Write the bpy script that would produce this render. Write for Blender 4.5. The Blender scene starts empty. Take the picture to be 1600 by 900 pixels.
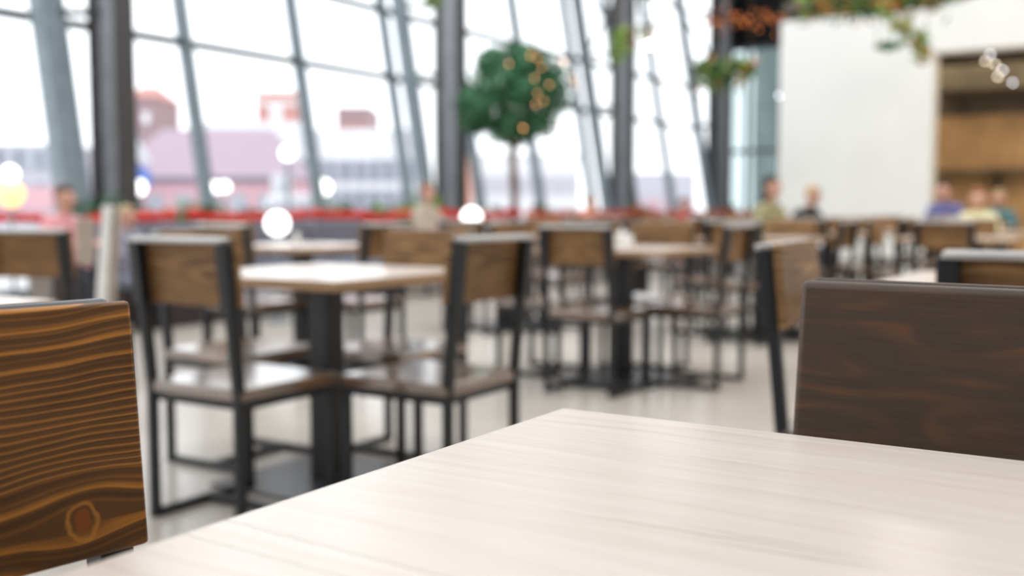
import bpy, bmesh, math, random
from mathutils import Vector, Matrix
random.seed(7)
S = bpy.context.scene
COL = S.collection
PI = math.pi

# ------------------------------------------------------------------ camera
# world x runs along the window wall, world y runs towards the windows
AZ = math.radians(58.1)          # camera heading, clockwise from +y
EYE = 0.97
F = 1640.0                       # focal length in pixels of a 1600 px wide frame
cam = bpy.data.cameras.new('camera')
cam.sensor_width = 36.0
cam.lens = 36.0 * F / 1600
cam.dof.use_dof = True
cam.dof.focus_distance = 0.98
cam.dof.aperture_fstop = 2.8
cam.clip_end = 600
co = bpy.data.objects.new('camera', cam); COL.objects.link(co)
co.location = (0, 0, EYE)
co.rotation_euler = (math.radians(90 - 4.32), 0, -AZ)
S.camera = co

# ------------------------------------------------------------------ world, lights, exposure
w = bpy.data.worlds.new('overcast_sky'); S.world = w; w.use_nodes = True
bg = w.node_tree.nodes['Background']
bg.inputs[0].default_value = (0.93, 0.965, 1.0, 1)
bg.inputs[1].default_value = 2.4
S.view_settings.view_transform = 'Standard'
S.view_settings.look = 'None'
S.view_settings.gamma = 1
S.view_settings.use_curve_mapping = False
S.view_settings.exposure = 0.0

def area_light(name, loc, size, power, color, rot=(0, 0, 0)):
    l = bpy.data.lights.new(name, 'AREA'); l.shape = 'RECTANGLE'
    l.size, l.size_y = size; l.energy = power; l.color = color
    o = bpy.data.objects.new(name, l); COL.objects.link(o)
    o.location = loc; o.rotation_euler = rot
    return o
area_light('restaurant_fill_light', (18.0, 1.5, 3.4), (4.0, 5.0), 190, (1.0, 0.80, 0.56))  # added area light that brightens the restaurant, no fitting modelled
area_light('hall_fill_light', (9.0, -1.5, 5.8), (7.0, 2.5), 260, (1.0, 0.86, 0.70))  # added unseen area light, warm fill over the right of the hall

# ------------------------------------------------------------------ helpers
RX, RY = Vector((math.cos(AZ), -math.sin(AZ))), Vector((math.sin(AZ), math.cos(AZ)))
def G(X, Y, z=0.0):
    """ground point X metres right of and Y metres ahead of the viewer's standpoint"""
    p = RX * X + RY * Y
    return Vector((p.x, p.y, z))
def at(px, Y, z=0.0):
    return G((px - 800) / F * Y, Y, z)
def hz(py, Y):
    return EYE + (326 - py) / F * Y

def link(name, me, m=None, parent=None):
    o = bpy.data.objects.new(name, me); COL.objects.link(o)
    if m is not None and not me.materials:
        for k in (m if isinstance(m, (list, tuple)) else [m]): me.materials.append(k)
    if parent is not None: o.parent = parent
    return o
def tag(o, label, cat, group=None, kind=None):
    o['label'] = label; o['category'] = cat
    if group: o['group'] = group
    if kind: o['kind'] = kind
    return o
def empty(name, loc=(0, 0, 0), rz=0.0):
    o = bpy.data.objects.new(name, None); COL.objects.link(o)
    o.location = loc; o.rotation_euler = (0, 0, rz)
    o.empty_display_size = 0.1
    return o
def copy_tree(o, parent=None):
    c = o.copy(); COL.objects.link(c)
    if parent is not None: c.parent = parent
    for ch in list(o.children): copy_tree(ch, c)
    return c

class MB:
    def __init__(s): s.bm = bmesh.new()
    def box(s, c, d, rot=None, mi=0, bev=0.0):
        r = bmesh.ops.create_cube(s.bm, size=1.0)
        vs = r['verts']
        M = Matrix.Translation(Vector(c)) @ (rot.to_4x4() if rot else Matrix.Identity(4)) @ Matrix.Diagonal((d[0], d[1], d[2], 1))
        bmesh.ops.transform(s.bm, matrix=M, verts=vs)
        fs = {f for v in vs for f in v.link_faces}
        for f in fs: f.material_index = mi
        if bev:
            es = {e for v in vs for e in v.link_edges}
            rr = bmesh.ops.bevel(s.bm, geom=list(es), offset=bev, segments=2, affect='EDGES', profile=0.5)
            for f in rr['faces']: f.material_index = mi; f.smooth = True
        return s
    def bar(s, a, b, wd, dp, up=(0, 0, 1), mi=0, bev=0.0):
        a, b = Vector(a), Vector(b); z = (b - a); L = z.length; z.normalize()
        u = Vector(up)
        if abs(u.dot(z)) > 0.98: u = Vector((1, 0, 0))
        x = u.cross(z).normalized(); y = z.cross(x)
        R = Matrix((x, y, z)).transposed()
        return s.box((a + b) / 2, (wd, dp, L), R, mi, bev)
    def tube(s, a, b, r0, r1=None, n=12, mi=0):
        a, b = Vector(a), Vector(b); z = (b - a); L = z.length
        r = bmesh.ops.create_cone(s.bm, cap_ends=True, segments=n, radius1=r0, radius2=r1 if r1 is not None else r0, depth=L)
        M = Matrix.Translation((a + b) / 2) @ z.to_track_quat('Z', 'Y').to_matrix().to_4x4()
        bmesh.ops.transform(s.bm, matrix=M, verts=r['verts'])
        for f in {f for v in r['verts'] for f in v.link_faces}: f.material_index = mi; f.smooth = len(f.verts) == 4
        return s
    def ball(s, c, r, sc=(1, 1, 1), n=16, mi=0):
        q = bmesh.ops.create_uvsphere(s.bm, u_segments=n, v_segments=max(6, n // 2 + 2), radius=r)
        M = Matrix.Translation(Vector(c)) @ Matrix.Diagonal((sc[0], sc[1], sc[2], 1))
        bmesh.ops.transform(s.bm, matrix=M, verts=q['verts'])
        for f in {f for v in q['verts'] for f in v.link_faces}: f.material_index = mi; f.smooth = True
        return s
    def leaf(s, p, n, size, mi=0):
        n = Vector(n).normalized(); t = n.orthogonal().normalized()
        t = Matrix.Rotation(random.uniform(0, 2 * PI), 3, n) @ t; b = n.cross(t)
        p = Vector(p); L, Wd = size, size * 0.5
        vs = [s.bm.verts.new(p + t * q[0] * L + b * q[1] * Wd + n * q[2] * L) for q in
              ((-.5, 0, 0), (-.1, .5, .12), (.5, 0, 0), (-.1, -.5, .12))]
        f = s.bm.faces.new(vs); f.material_index = mi; f.smooth = True
        return s
    def mesh(s, name):
        me = bpy.data.meshes.new(name); s.bm.to_mesh(me); s.bm.free(); return me
    def build(s, name, m, parent=None):
        return link(name, s.mesh(name), m, parent)

# ------------------------------------------------------------------ materials
def nodes(name):
    m = bpy.data.materials.new(name); m.use_nodes = True
    nt = m.node_tree; b = nt.nodes['Principled BSDF']
    return m, nt, b
def N(nt, t, **kw):
    n = nt.nodes.new(t)
    for k, v in kw.items(): setattr(n, k, v)
    return n
def math_n(nt, op, a, b=None, c=None):
    n = N(nt, 'ShaderNodeMath', operation=op)
    for i, v in enumerate((a, b, c)):
        if v is None: continue
        if hasattr(v, 'is_linked') or hasattr(v, 'links'): nt.links.new(v, n.inputs[i])
        else: n.inputs[i].default_value = v
    return n.outputs[0]
def ramp(nt, fac, stops):
    r = N(nt, 'ShaderNodeValToRGB'); nt.links.new(fac, r.inputs[0])
    el = r.color_ramp.elements
    while len(el) < len(stops): el.new(0.5)
    for e, (p, c) in zip(el, stops):
        e.position = p; e.color = (*c, 1)
    return r.outputs[0]
def combine(nt, x, y, z):
    n = N(nt, 'ShaderNodeCombineXYZ')
    for i, v in enumerate((x, y, z)):
        if hasattr(v, 'links'): nt.links.new(v, n.inputs[i])
        else: n.inputs[i].default_value = v
    return n.outputs[0]
def noise(nt, vec, scale, detail=2.0, rough=0.5, dim='3D'):
    n = N(nt, 'ShaderNodeTexNoise'); n.inputs['Scale'].default_value = scale
    n.inputs['Detail'].default_value = detail; n.inputs['Roughness'].default_value = rough
    nt.links.new(vec, n.inputs['Vector']); return n.outputs[0]
def mat(name, col, rough=0.5, metal=0.0, spec=0.5, emis=None, estr=0.0, var=0.12, vscale=6.0, bump=0.0):
    """procedural material with a light mottling"""
    m, nt, b = nodes(name)
    tc = N(nt, 'ShaderNodeTexCoord')
    f = noise(nt, tc.outputs['Object'], vscale, 4)
    c0 = tuple(max(0, x * (1 - var)) for x in col); c1 = tuple(min(1, x * (1 + var)) for x in col)
    nt.links.new(ramp(nt, f, [(0.3, c0), (0.7, c1)]), b.inputs['Base Color'])
    b.inputs['Roughness'].default_value = rough; b.inputs['Metallic'].default_value = metal
    b.inputs['Specular IOR Level'].default_value = spec
    if emis:
        b.inputs['Emission Color'].default_value = (*emis, 1); b.inputs['Emission Strength'].default_value = estr
    if bump:
        bp = N(nt, 'ShaderNodeBump'); bp.inputs['Distance'].default_value = bump
        nt.links.new(f, bp.inputs['Height']); nt.links.new(bp.outputs[0], b.inputs['Normal'])
    return m

def wood(name, across, along, dark, mid, line, freq=1.0, rough=0.42, knot=None, rnd=True, thin=0.62, coat=0.0, spec=0.5):
    """stained softwood: thin bright grain lines over a dark stain. across/along: axis indexes."""
    m, nt, b = nodes(name)
    tc = N(nt, 'ShaderNodeTexCoord'); sp = N(nt, 'ShaderNodeSeparateXYZ')
    nt.links.new(tc.outputs['Object'], sp.inputs[0])
    h, l = sp.outputs[across], sp.outputs[along]
    off = 0.0
    if rnd:
        oi = N(nt, 'ShaderNodeObjectInfo'); off = math_n(nt, 'MULTIPLY', oi.outputs['Random'], 17.0)
    # slow waviness of the grain
    wv = noise(nt, combine(nt, math_n(nt, 'MULTIPLY', l, 4.0), math_n(nt, 'MULTIPLY', h, 9.0), off), 1.0, 2)
    h2 = math_n(nt, 'ADD', h, math_n(nt, 'MULTIPLY', math_n(nt, 'SUBTRACT', wv, 0.5), 0.035))
    kmask = None
    if knot:
        ka, kl = knot        # across, along
        da = math_n(nt, 'SUBTRACT', h, ka); dl = math_n(nt, 'SUBTRACT', l, kl)
        ea = math_n(nt, 'POWER', math_n(nt, 'DIVIDE', da, 0.032), 2.0)
        el = math_n(nt, 'POWER', math_n(nt, 'DIVIDE', dl, 0.05), 2.0)
        r2 = math_n(nt, 'ADD', ea, el)
        g = math_n(nt, 'EXPONENT', math_n(nt, 'MULTIPLY', r2, -1.0))
        h2 = math_n(nt, 'ADD', h2, math_n(nt, 'MULTIPLY', math_n(nt, 'MULTIPLY', g, math_n(nt, 'MULTIPLY', da, 28.0)), -0.030))
        # the knot's dark eye
        ka2 = math_n(nt, 'POWER', math_n(nt, 'DIVIDE', da, 0.011), 2.0)
        kl2 = math_n(nt, 'POWER', math_n(nt, 'DIVIDE', dl, 0.010), 2.0)
        wob = math_n(nt, 'MULTIPLY', noise(nt, tc.outputs['Object'], 55.0, 3), 2.6)
        kmask = math_n(nt, 'SUBTRACT', 2.3, math_n(nt, 'ADD', math_n(nt, 'ADD', ka2, kl2), wob))
    # ring density changes over the board
    dens = noise(nt, combine(nt, math_n(nt, 'MULTIPLY', h, 7.0), math_n(nt, 'MULTIPLY', l, 0.6), off), 1.0, 0)
    ph = math_n(nt, 'MULTIPLY', h2, math_n(nt, 'ADD', 50.0 * freq, math_n(nt, 'MULTIPLY', dens, 60.0 * freq)))
    if knot:      # wide growth rings near the top edge, tight ones below
        sdn = math_n(nt, 'SUBTRACT', 0.888, h2)
        ph = math_n(nt, 'ADD', math_n(nt, 'MULTIPLY', sdn, 62.0), math_n(nt, 'SUBTRACT', math_n(nt, 'MULTIPLY', math_n(nt, 'MAXIMUM', math_n(nt, 'SUBTRACT', sdn, 0.055), 0.0), 95.0), math_n(nt, 'MULTIPLY', math_n(nt, 'MAXIMUM', math_n(nt, 'SUBTRACT', sdn, 0.142), 0.0), 110.0)))
    fr = math_n(nt, 'FRACT', math_n(nt, 'ADD', ph, off))
    fine = noise(nt, combine(nt, math_n(nt, 'MULTIPLY', h2, 420.0), math_n(nt, 'MULTIPLY', l, 9.0), off), 1.0, 3)
    blot = noise(nt, combine(nt, math_n(nt, 'MULTIPLY', h, 14.0), math_n(nt, 'MULTIPLY', l, 5.0), off), 1.0, 3)
    fr2 = math_n(nt, 'ADD', fr, math_n(nt, 'MULTIPLY', math_n(nt, 'SUBTRACT', fine, 0.5), 0.30))
    c = ramp(nt, fr2, [(0.0, mid), (0.18, dark), (thin + .14, mid), (0.90, line), (0.945, line), (1.0, mid)])
    # faint second set of tighter lines
    fr3 = math_n(nt, 'FRACT', math_n(nt, 'ADD', math_n(nt, 'MULTIPLY', ph, 2.37), math_n(nt, 'MULTIPLY', fine, 0.5)))
    m3 = N(nt, 'ShaderNodeMix', data_type='RGBA')
    nt.links.new(math_n(nt, 'MULTIPLY', ramp(nt, fr3, [(0.0, (0, 0, 0)), (0.6, (0, 0, 0)), (0.85, (1, 1, 1)), (1.0, (0, 0, 0))]), math_n(nt, 'MULTIPLY', blot, 0.55)), m3.inputs[0])
    nt.links.new(c, m3.inputs[6]); m3.inputs[7].default_value = (*line, 1); c = m3.outputs[2]
    tone = ramp(nt, blot, [(0.30, (0.62, 0.60, 0.58)), (0.72, (1.12, 1.1, 1.08))])
    mx = N(nt, 'ShaderNodeMix', data_type='RGBA', blend_type='MULTIPLY'); mx.inputs[0].default_value = 1.0
    nt.links.new(c, mx.inputs[6]); nt.links.new(tone, mx.inputs[7])
    out = mx.outputs[2]
    if kmask is not None:
        kc = N(nt, 'ShaderNodeMix', data_type='RGBA')
        cl = N(nt, 'ShaderNodeClamp'); nt.links.new(math_n(nt, 'MULTIPLY', kmask, 2.5), cl.inputs[0])
        nt.links.new(cl.outputs[0], kc.inputs[0]); nt.links.new(out, kc.inputs[6])
        kc.inputs[7].default_value = (0.24, 0.070, 0.018, 1)
        out = kc.outputs[2]
        hal = math_n(nt, 'SUBTRACT', 1.0, math_n(nt, 'ABSOLUTE', math_n(nt, 'MULTIPLY', math_n(nt, 'ADD', kmask, 0.75), 1.6)))
        hc = N(nt, 'ShaderNodeClamp'); nt.links.new(math_n(nt, 'MULTIPLY', hal, 0.75), hc.inputs[0])
        km = N(nt, 'ShaderNodeMix', data_type='RGBA'); nt.links.new(hc.outputs[0], km.inputs[0])
        nt.links.new(out, km.inputs[6]); km.inputs[7].default_value = (*line, 1); out = km.outputs[2]
    nt.links.new(out, b.inputs['Base Color'])
    b.inputs['Roughness'].default_value = rough
    b.inputs['Coat Weight'].default_value = coat; b.inputs['Coat Roughness'].default_value = 0.12; b.inputs['Coat IOR'].default_value = 2.0
    b.inputs['Specular IOR Level'].default_value = spec
    bp = N(nt, 'ShaderNodeBump'); bp.inputs['Strength'].default_value = 0.35; bp.inputs['Distance'].default_value = 0.0006
    nt.links.new(fr2, bp.inputs['Height']); nt.links.new(bp.outputs[0], b.inputs['Normal'])
    return m

def laminate(name, cracks=False):
    """pale oak laminate, grain along local y"""
    m, nt, b = nodes(name)
    tc = N(nt, 'ShaderNodeTexCoord'); sp = N(nt, 'ShaderNodeSeparateXYZ')
    nt.links.new(tc.outputs['Object'], sp.inputs[0])
    x, y = sp.outputs[0], sp.outputs[1]
    wv = noise(nt, combine(nt, math_n(nt, 'MULTIPLY', x, 7.0), math_n(nt, 'MULTIPLY', y, 2.2), 0.0), 1.0, 2)
    x2 = math_n(nt, 'ADD', x, math_n(nt, 'MULTIPLY', math_n(nt, 'SUBTRACT', wv, 0.5), 0.05))
    a = noise(nt, combine(nt, math_n(nt, 'MULTIPLY', x2, 60.0), math_n(nt, 'MULTIPLY', y, 2.0), 0.0), 1.0, 5, 0.6)
    fine = noise(nt, combine(nt, math_n(nt, 'MULTIPLY', x2, 500.0), math_n(nt, 'MULTIPLY', y, 16.0), 3.0), 1.0, 2)
    broad = noise(nt, combine(nt, math_n(nt, 'MULTIPLY', x, 5.0), math_n(nt, 'MULTIPLY', y, 1.5), 8.0), 1.0, 2)
    f = math_n(nt, 'ADD', math_n(nt, 'MULTIPLY', a, 0.7), math_n(nt, 'ADD', math_n(nt, 'MULTIPLY', fine, 0.15), math_n(nt, 'MULTIPLY', broad, 0.15)))
    out = ramp(nt, f, [(0.28, (0.53, 0.435, 0.36)), (0.44, (0.625, 0.53, 0.455)), (0.60, (0.665, 0.58, 0.51))])
    if cracks:
        # a long hairline split and its finer neighbours, as printed in the laminate
        cmask = None
        for (cx, cy, L, wdt, slope) in cracks:
            dy = math_n(nt, 'DIVIDE', math_n(nt, 'SUBTRACT', y, cy), L)
            env = math_n(nt, 'SUBTRACT', 1.0, math_n(nt, 'POWER', math_n(nt, 'ABSOLUTE', dy), 2.0))
            wig = noise(nt, combine(nt, 0.0, math_n(nt, 'MULTIPLY', y, 28.0), cx * 50), 1.0, 3)
            xx = math_n(nt, 'SUBTRACT', math_n(nt, 'SUBTRACT', x, cx), math_n(nt, 'ADD', math_n(nt, 'MULTIPLY', math_n(nt, 'SUBTRACT', y, cy), slope), math_n(nt, 'MULTIPLY', math_n(nt, 'SUBTRACT', wig, .5), 0.008)))
            g = math_n(nt, 'SUBTRACT', env, math_n(nt, 'DIVIDE', math_n(nt, 'ABSOLUTE', xx), wdt))
            c = N(nt, 'ShaderNodeClamp'); nt.links.new(g, c.inputs[0])
            cmask = c.outputs[0] if cmask is None else math_n(nt, 'MAXIMUM', cmask, c.outputs[0])
        mx = N(nt, 'ShaderNodeMix', data_type='RGBA'); nt.links.new(math_n(nt, 'MULTIPLY', cmask, 0.75), mx.inputs[0])
        nt.links.new(out, mx.inputs[6]); mx.inputs[7].default_value = (0.20, 0.14, 0.10, 1)
        out = mx.outputs[2]
    nt.links.new(out, b.inputs['Base Color'])
    b.inputs['Roughness'].default_value = 0.26
    b.inputs['Specular IOR Level'].default_value = 0.6
    bp = N(nt, 'ShaderNodeBump'); bp.inputs['Strength'].default_value = 0.25; bp.inputs['Distance'].default_value = 0.0004
    nt.links.new(noise(nt, tc.outputs['Object'], 600.0, 2), bp.inputs['Height']); nt.links.new(bp.outputs[0], b.inputs['Normal'])
    return m

def glass_mat(name, tint=(1, 1, 1), refl=0.06):
    m, nt, b = nodes(name); nt.nodes.remove(b)
    out = nt.nodes['Material Output']
    tr = N(nt, 'ShaderNodeBsdfTransparent'); tr.inputs[0].default_value = (*tint, 1)
    gl = N(nt, 'ShaderNodeBsdfGlossy'); gl.inputs['Roughness'].default_value = 0.02
    lw = N(nt, 'ShaderNodeLayerWeight'); lw.inputs['Blend'].default_value = 0.5
    fac = math_n(nt, 'ADD', math_n(nt, 'MULTIPLY', math_n(nt, 'POWER', lw.outputs['Facing'], 5.0), 0.5), refl * 0.4)
    mx = N(nt, 'ShaderNodeMixShader')
    nt.links.new(fac, mx.inputs[0]); nt.links.new(tr.outputs[0], mx.inputs[1]); nt.links.new(gl.outputs[0], mx.inputs[2])
    nt.links.new(mx.outputs[0], out.inputs[0])
    return m

M = {}
M['black'] = mat('black_powder_coated_metal', (0.014, 0.0145, 0.016), 0.42, 0.0, 0.35)
M['plate'] = mat('dark_steel_plate', (0.045, 0.048, 0.052), 0.28, 0.0, 0.6)
M['rail'] = mat('pale_grey_top_rail', (0.50, 0.48, 0.46), 0.30, 0.2, 0.6)  # paler grey than the black posts
M['board'] = wood('stained_pine_board', 2, 1, (0.17, 0.090, 0.038), (0.275, 0.148, 0.060), (0.46, 0.265, 0.11), 0.6, rough=0.5, spec=0.3)
M['board_near'] = wood('stained_pine_board_with_knot', 2, 1, (0.105, 0.047, 0.015), (0.165, 0.072, 0.022), (0.56, 0.23, 0.042), 1.0, knot=(0.712, 0.150), rnd=False, rough=0.40, spec=0.25, thin=0.55)
def shaded_board():  # swirls are grain; the weak light on this back is darkened into its colour
    m, nt, b = nodes('shade_darkened_board')
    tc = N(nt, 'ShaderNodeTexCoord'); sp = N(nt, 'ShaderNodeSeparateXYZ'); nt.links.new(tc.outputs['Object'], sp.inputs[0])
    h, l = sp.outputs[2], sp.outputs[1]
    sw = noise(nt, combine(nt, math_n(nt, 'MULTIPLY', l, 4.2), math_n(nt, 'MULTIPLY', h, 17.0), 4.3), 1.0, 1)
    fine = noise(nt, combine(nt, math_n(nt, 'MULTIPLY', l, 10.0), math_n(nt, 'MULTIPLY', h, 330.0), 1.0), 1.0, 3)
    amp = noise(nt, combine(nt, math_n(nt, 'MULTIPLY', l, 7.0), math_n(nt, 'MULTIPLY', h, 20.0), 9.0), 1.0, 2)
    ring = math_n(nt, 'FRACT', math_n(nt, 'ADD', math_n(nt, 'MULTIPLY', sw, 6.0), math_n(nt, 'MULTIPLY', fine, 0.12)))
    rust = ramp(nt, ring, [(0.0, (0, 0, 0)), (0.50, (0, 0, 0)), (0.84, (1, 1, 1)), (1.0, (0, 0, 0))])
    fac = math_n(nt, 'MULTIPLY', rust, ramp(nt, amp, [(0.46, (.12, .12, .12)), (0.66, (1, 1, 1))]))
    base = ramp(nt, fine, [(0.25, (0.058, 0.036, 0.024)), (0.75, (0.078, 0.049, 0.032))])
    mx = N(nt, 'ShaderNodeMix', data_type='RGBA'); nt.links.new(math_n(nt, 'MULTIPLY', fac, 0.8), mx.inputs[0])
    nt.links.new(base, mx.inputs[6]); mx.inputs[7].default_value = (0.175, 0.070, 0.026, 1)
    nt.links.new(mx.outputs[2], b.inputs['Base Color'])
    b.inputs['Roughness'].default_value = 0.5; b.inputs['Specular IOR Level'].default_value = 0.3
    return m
M['board_shaded'] = shaded_board()
M['seat'] = wood('stained_pine_seat', 1, 0, (0.10, 0.052, 0.022), (0.17, 0.088, 0.036), (0.30, 0.16, 0.062), 0.5, rough=0.35, coat=1.0)
M['lam'] = laminate('pale_oak_laminate')
M['lam_near'] = laminate('pale_oak_laminate_with_hairline_split', cracks=[(0.055, 0.085, 0.16, 0.0016, -0.05), (0.066, 0.055, 0.10, 0.0014, 0.03), (0.045, 0.02, 0.09, 0.0016, -0.09), (-0.10, 0.30, 0.30, 0.0014, 0.06), (-0.14, 0.22, 0.30, 0.0014, 0.05), (-0.20, 0.10, 0.28, 0.0012, 0.04)])
M['edge'] = mat('tan_edge_banding', (0.42, 0.26, 0.14), 0.5)
M['edge_near'] = mat('pale_edge_banding', (0.62, 0.50, 0.40), 0.5)
M['floor'] = None
M['steel'] = mat('dark_grey_steel', (0.060, 0.056, 0.056), 0.5, 0.0, 0.5)
M['steel_l'] = mat('blue_grey_painted_steel', (0.22, 0.27, 0.30), 0.45)
M['mull'] = mat('grey_aluminium_mullion', (0.17, 0.21, 0.235), 0.4)
M['transom'] = mat('dark_aluminium_transom', (0.06, 0.07, 0.08), 0.4)
M['glass'] = glass_mat('window_glass')
M['white'] = mat('white_plaster', (0.80, 0.80, 0.77), 0.55, var=0.03, vscale=1.2)
M['dark'] = mat('black_ceiling_paint', (0.012, 0.012, 0.013), 0.8)
M['fabric'] = mat('grey_violet_upholstery', (0.17, 0.165, 0.20), 0.85)
M['fabric_d'] = mat('dark_plum_upholstery', (0.030, 0.018, 0.020), 0.6)
M['fabric_s'] = mat('blue_grey_seat_vinyl', (0.16, 0.18, 0.22), 0.25)
M['red'] = mat('red_tinsel', (0.85, 0.035, 0.014), 0.35, var=0.25, vscale=30)
M['orange'] = mat('orange_tinsel', (0.80, 0.13, 0.045), 0.4, var=0.3, vscale=30)
M['leaf'] = mat('dark_green_leaves', (0.035, 0.16, 0.060), 0.45, var=0.5, vscale=14)
M['leaf_l'] = mat('light_green_leaves', (0.22, 0.36, 0.06), 0.5, var=0.3, vscale=12)
M['leaf_a'] = mat('autumn_orange_leaves', (0.60, 0.22, 0.05), 0.5, var=0.3, vscale=12)
M['bark'] = mat('pale_brown_bark', (0.17, 0.10, 0.07), 0.8)
M['planter'] = mat('grey_brown_planter_board', (0.20, 0.165, 0.14), 0.6)
M['ledge'] = mat('pale_grey_ledge', (0.42, 0.42, 0.40), 0.4)
M['soil'] = mat('dark_soil', (0.05, 0.035, 0.025), 0.9)
M['bulb'] = mat('warm_white_bulb', (1, 1, 1), 0.4, emis=(1, 0.95, 0.88), estr=26)
M['bulb_s'] = mat('small_warm_spot', (1, 1, 1), 0.4, emis=(1, 0.86, 0.66), estr=9)
M['bulb_w'] = mat('small_cool_spot', (1, 1, 1), 0.4, emis=(0.86, 0.90, 1.0), estr=9)
M['bulb_o'] = mat('orange_fairy_light', (1, .4, .1), 0.4, emis=(1, 0.25, 0.05), estr=1.5)
M['bulb_g'] = mat('amber_fairy_light', (1, .6, .3), 0.4, emis=(1, 0.42, 0.17), estr=6)
M['globe'] = mat('white_globe_glass', (0.9, 0.9, 0.9), 0.3, emis=(1, 1, 0.98), estr=3.5)
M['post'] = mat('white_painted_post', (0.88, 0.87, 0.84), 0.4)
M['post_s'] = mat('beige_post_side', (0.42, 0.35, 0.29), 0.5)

def floor_mat():
    m, nt, b = nodes('polished_beige_floor')
    tc = N(nt, 'ShaderNodeTexCoord')
    f = noise(nt, tc.outputs['Object'], 1.3, 5)
    nt.links.new(ramp(nt, f, [(0.3, (0.45, 0.405, 0.355)), (0.7, (0.53, 0.48, 0.425))]), b.inputs['Base Color'])
    b.inputs['Roughness'].default_value = 0.24
    return m
M['floor'] = floor_mat()

# ------------------------------------------------------------------ room shell
def struct(o):
    o['kind'] = 'structure'; return o
WALL_V = 10.0      # foot of the window wall
LEAN = 0.17       # the glazing leans outwards as it rises
def wv(z): return WALL_V + LEAN * (z - 1.0)

struct(MB().box((8.5, 1.0, -0.05), (35, 19.0, 0.1)).build('floor', M['floor']))
struct(MB().box((-9.1, 1.0, 3.6), (0.2, 19.0, 7.2)).build('wall_back', M['white']))
struct(MB().box((8.5, -8.6, 3.6), (35, 0.2, 7.2)).build('wall_right', M['white']))
# roof slab, with an unseen opening added over the seating for sky light
cm = MB()
cm.box((-6.5, 1.6, 7.3), (5.0, 20.6, 0.2)); cm.box((5.5, -5.6, 7.3), (19.0, 6.2, 0.2))
cm.box((20.5, 1.6, 7.3), (11.0, 20.6, 0.2))
struct(cm.build('ceiling', M['dark']))
# far end: dark bulkhead above a glazed screen
struct(MB().box((25.9, 6.2, 6.1), (0.3, 7.8, 2.2)).box((24.2, 6.0, 5.45), (0.12, 7.2, 0.12)).build('wall_end', M['dark']))

# glazed bays
def window_bay(n, u0, u1, mull):
    f = MB()
    ztop = 7.1
    for z in (0.10, 3.0, 4.05, 6.1):
        f.bar((u0, wv(z), z), (u1, wv(z), z), 0.075, 0.10, mi=1)
    for u, wd in mull:
        f.bar((u, wv(0), 0), (u, wv(ztop), ztop), wd, 0.16, up=(0, 1, 0), mi=0)
    o = struct(f.build('window_%d' % n, [M['mull'], M['transom']]))
    us = [u0] + [u for u, _ in mull if u0 + .3 < u < u1 - .3] + [u1]
    for a, b in zip(us[:-1], us[1:]):
        bm = MB(); bm.bar(((a + b) / 2, wv(0.1) + .05, 0.1), ((a + b) / 2, wv(ztop) + .05, ztop), (b - a) - 0.02, 0.012, up=(0, 1, 0))
        bm.build('pane', M['glass'], o)
COLS = [7.36, 13.6, 19.75, 25.45]
window_bay(1, 1.2, 7.0, [(3.0, .10), (5.0, .10)])
window_bay(2, 7.0, 13.05, [(9.0, .11), (11.0, .11), (13.05, .09)])
window_bay(3, 13.05, 19.2, [(15.05, .11), (17.1, .11), (19.2, .09)])
window_bay(4, 19.2, 25.4, [(21.2, .10), (23.3, .10)])
# inclined beams carrying the glass, tied to the columns
for i, u in enumerate(COLS):
    t = MB()
    wd = 0.30 if i == 0 else 0.17
    t.bar((u - 0.40, wv(0) - .25, 0), (u - 0.40, wv(7.1) - .25, 7.1), wd, 0.20, up=(0, 1, 0), mi=0)
    struct(t.build('trim_%d' % (i + 1), [M['steel_l']]))
    t = MB()
    for z in (3.05, 4.12, 5.9):
        t.bar((u - .40, wv(z) - .25, z), (u, 9.75, z), 0.07, 0.07)
    t.bar((u - .40, wv(4.1) - .25, 4.1), (u, 9.75, 5.3), 0.06, 0.06)
    t.bar((u - .40, wv(5.9) - .25, 5.9), (u, 9.75, 4.5), 0.06, 0.06)
    struct(t.build('beam_brace', M['transom']))
    c = MB()
    d, fw = 0.42, 0.25
    c.box((u, 9.6 - d / 2, 3.6), (fw, 0.03, 7.2)); c.box((u, 9.6 + d / 2, 3.6), (fw, 0.03, 7.2)); c.box((u, 9.6, 3.6), (0.03, d, 7.2), mi=1)
    struct(c.build('column', [M['steel'], mat('column_web_lit_%d' % i, (0.30, 0.31, 0.33), 0.5)]))  # web paler than the flanges: light falling on it put into the colour

# end screen: glazed partition between the last column and the white portal
M['screen'] = mat('grey_green_screen', (0.30, 0.34, 0.33), 0.3)
sc_ = MB()
for v in (10.0, 9.0, 8.0, 6.9, 5.7, 4.6, 3.4, 2.4):
    sc_.bar((25.6, v, 0), (25.6, v, 5.0), 0.10, 0.10)
for z in (0.1, 2.4, 4.95):
    sc_.bar((25.6, 2.4, z), (25.6, 10.0, z), 0.10, 0.10)
eo = struct(sc_.build('window_5', M['transom']))
MB().box((25.66, 6.2, 2.5), (0.012, 7.6, 5.0)).build('pane', glass_mat('tinted_screen_glass', (0.70, 0.76, 0.76)), eo)
struct(MB().box((30.5, 4.5, 3.6), (0.3, 12.0, 7.2)).build('wall_beyond_screen', M['screen']))

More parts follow.
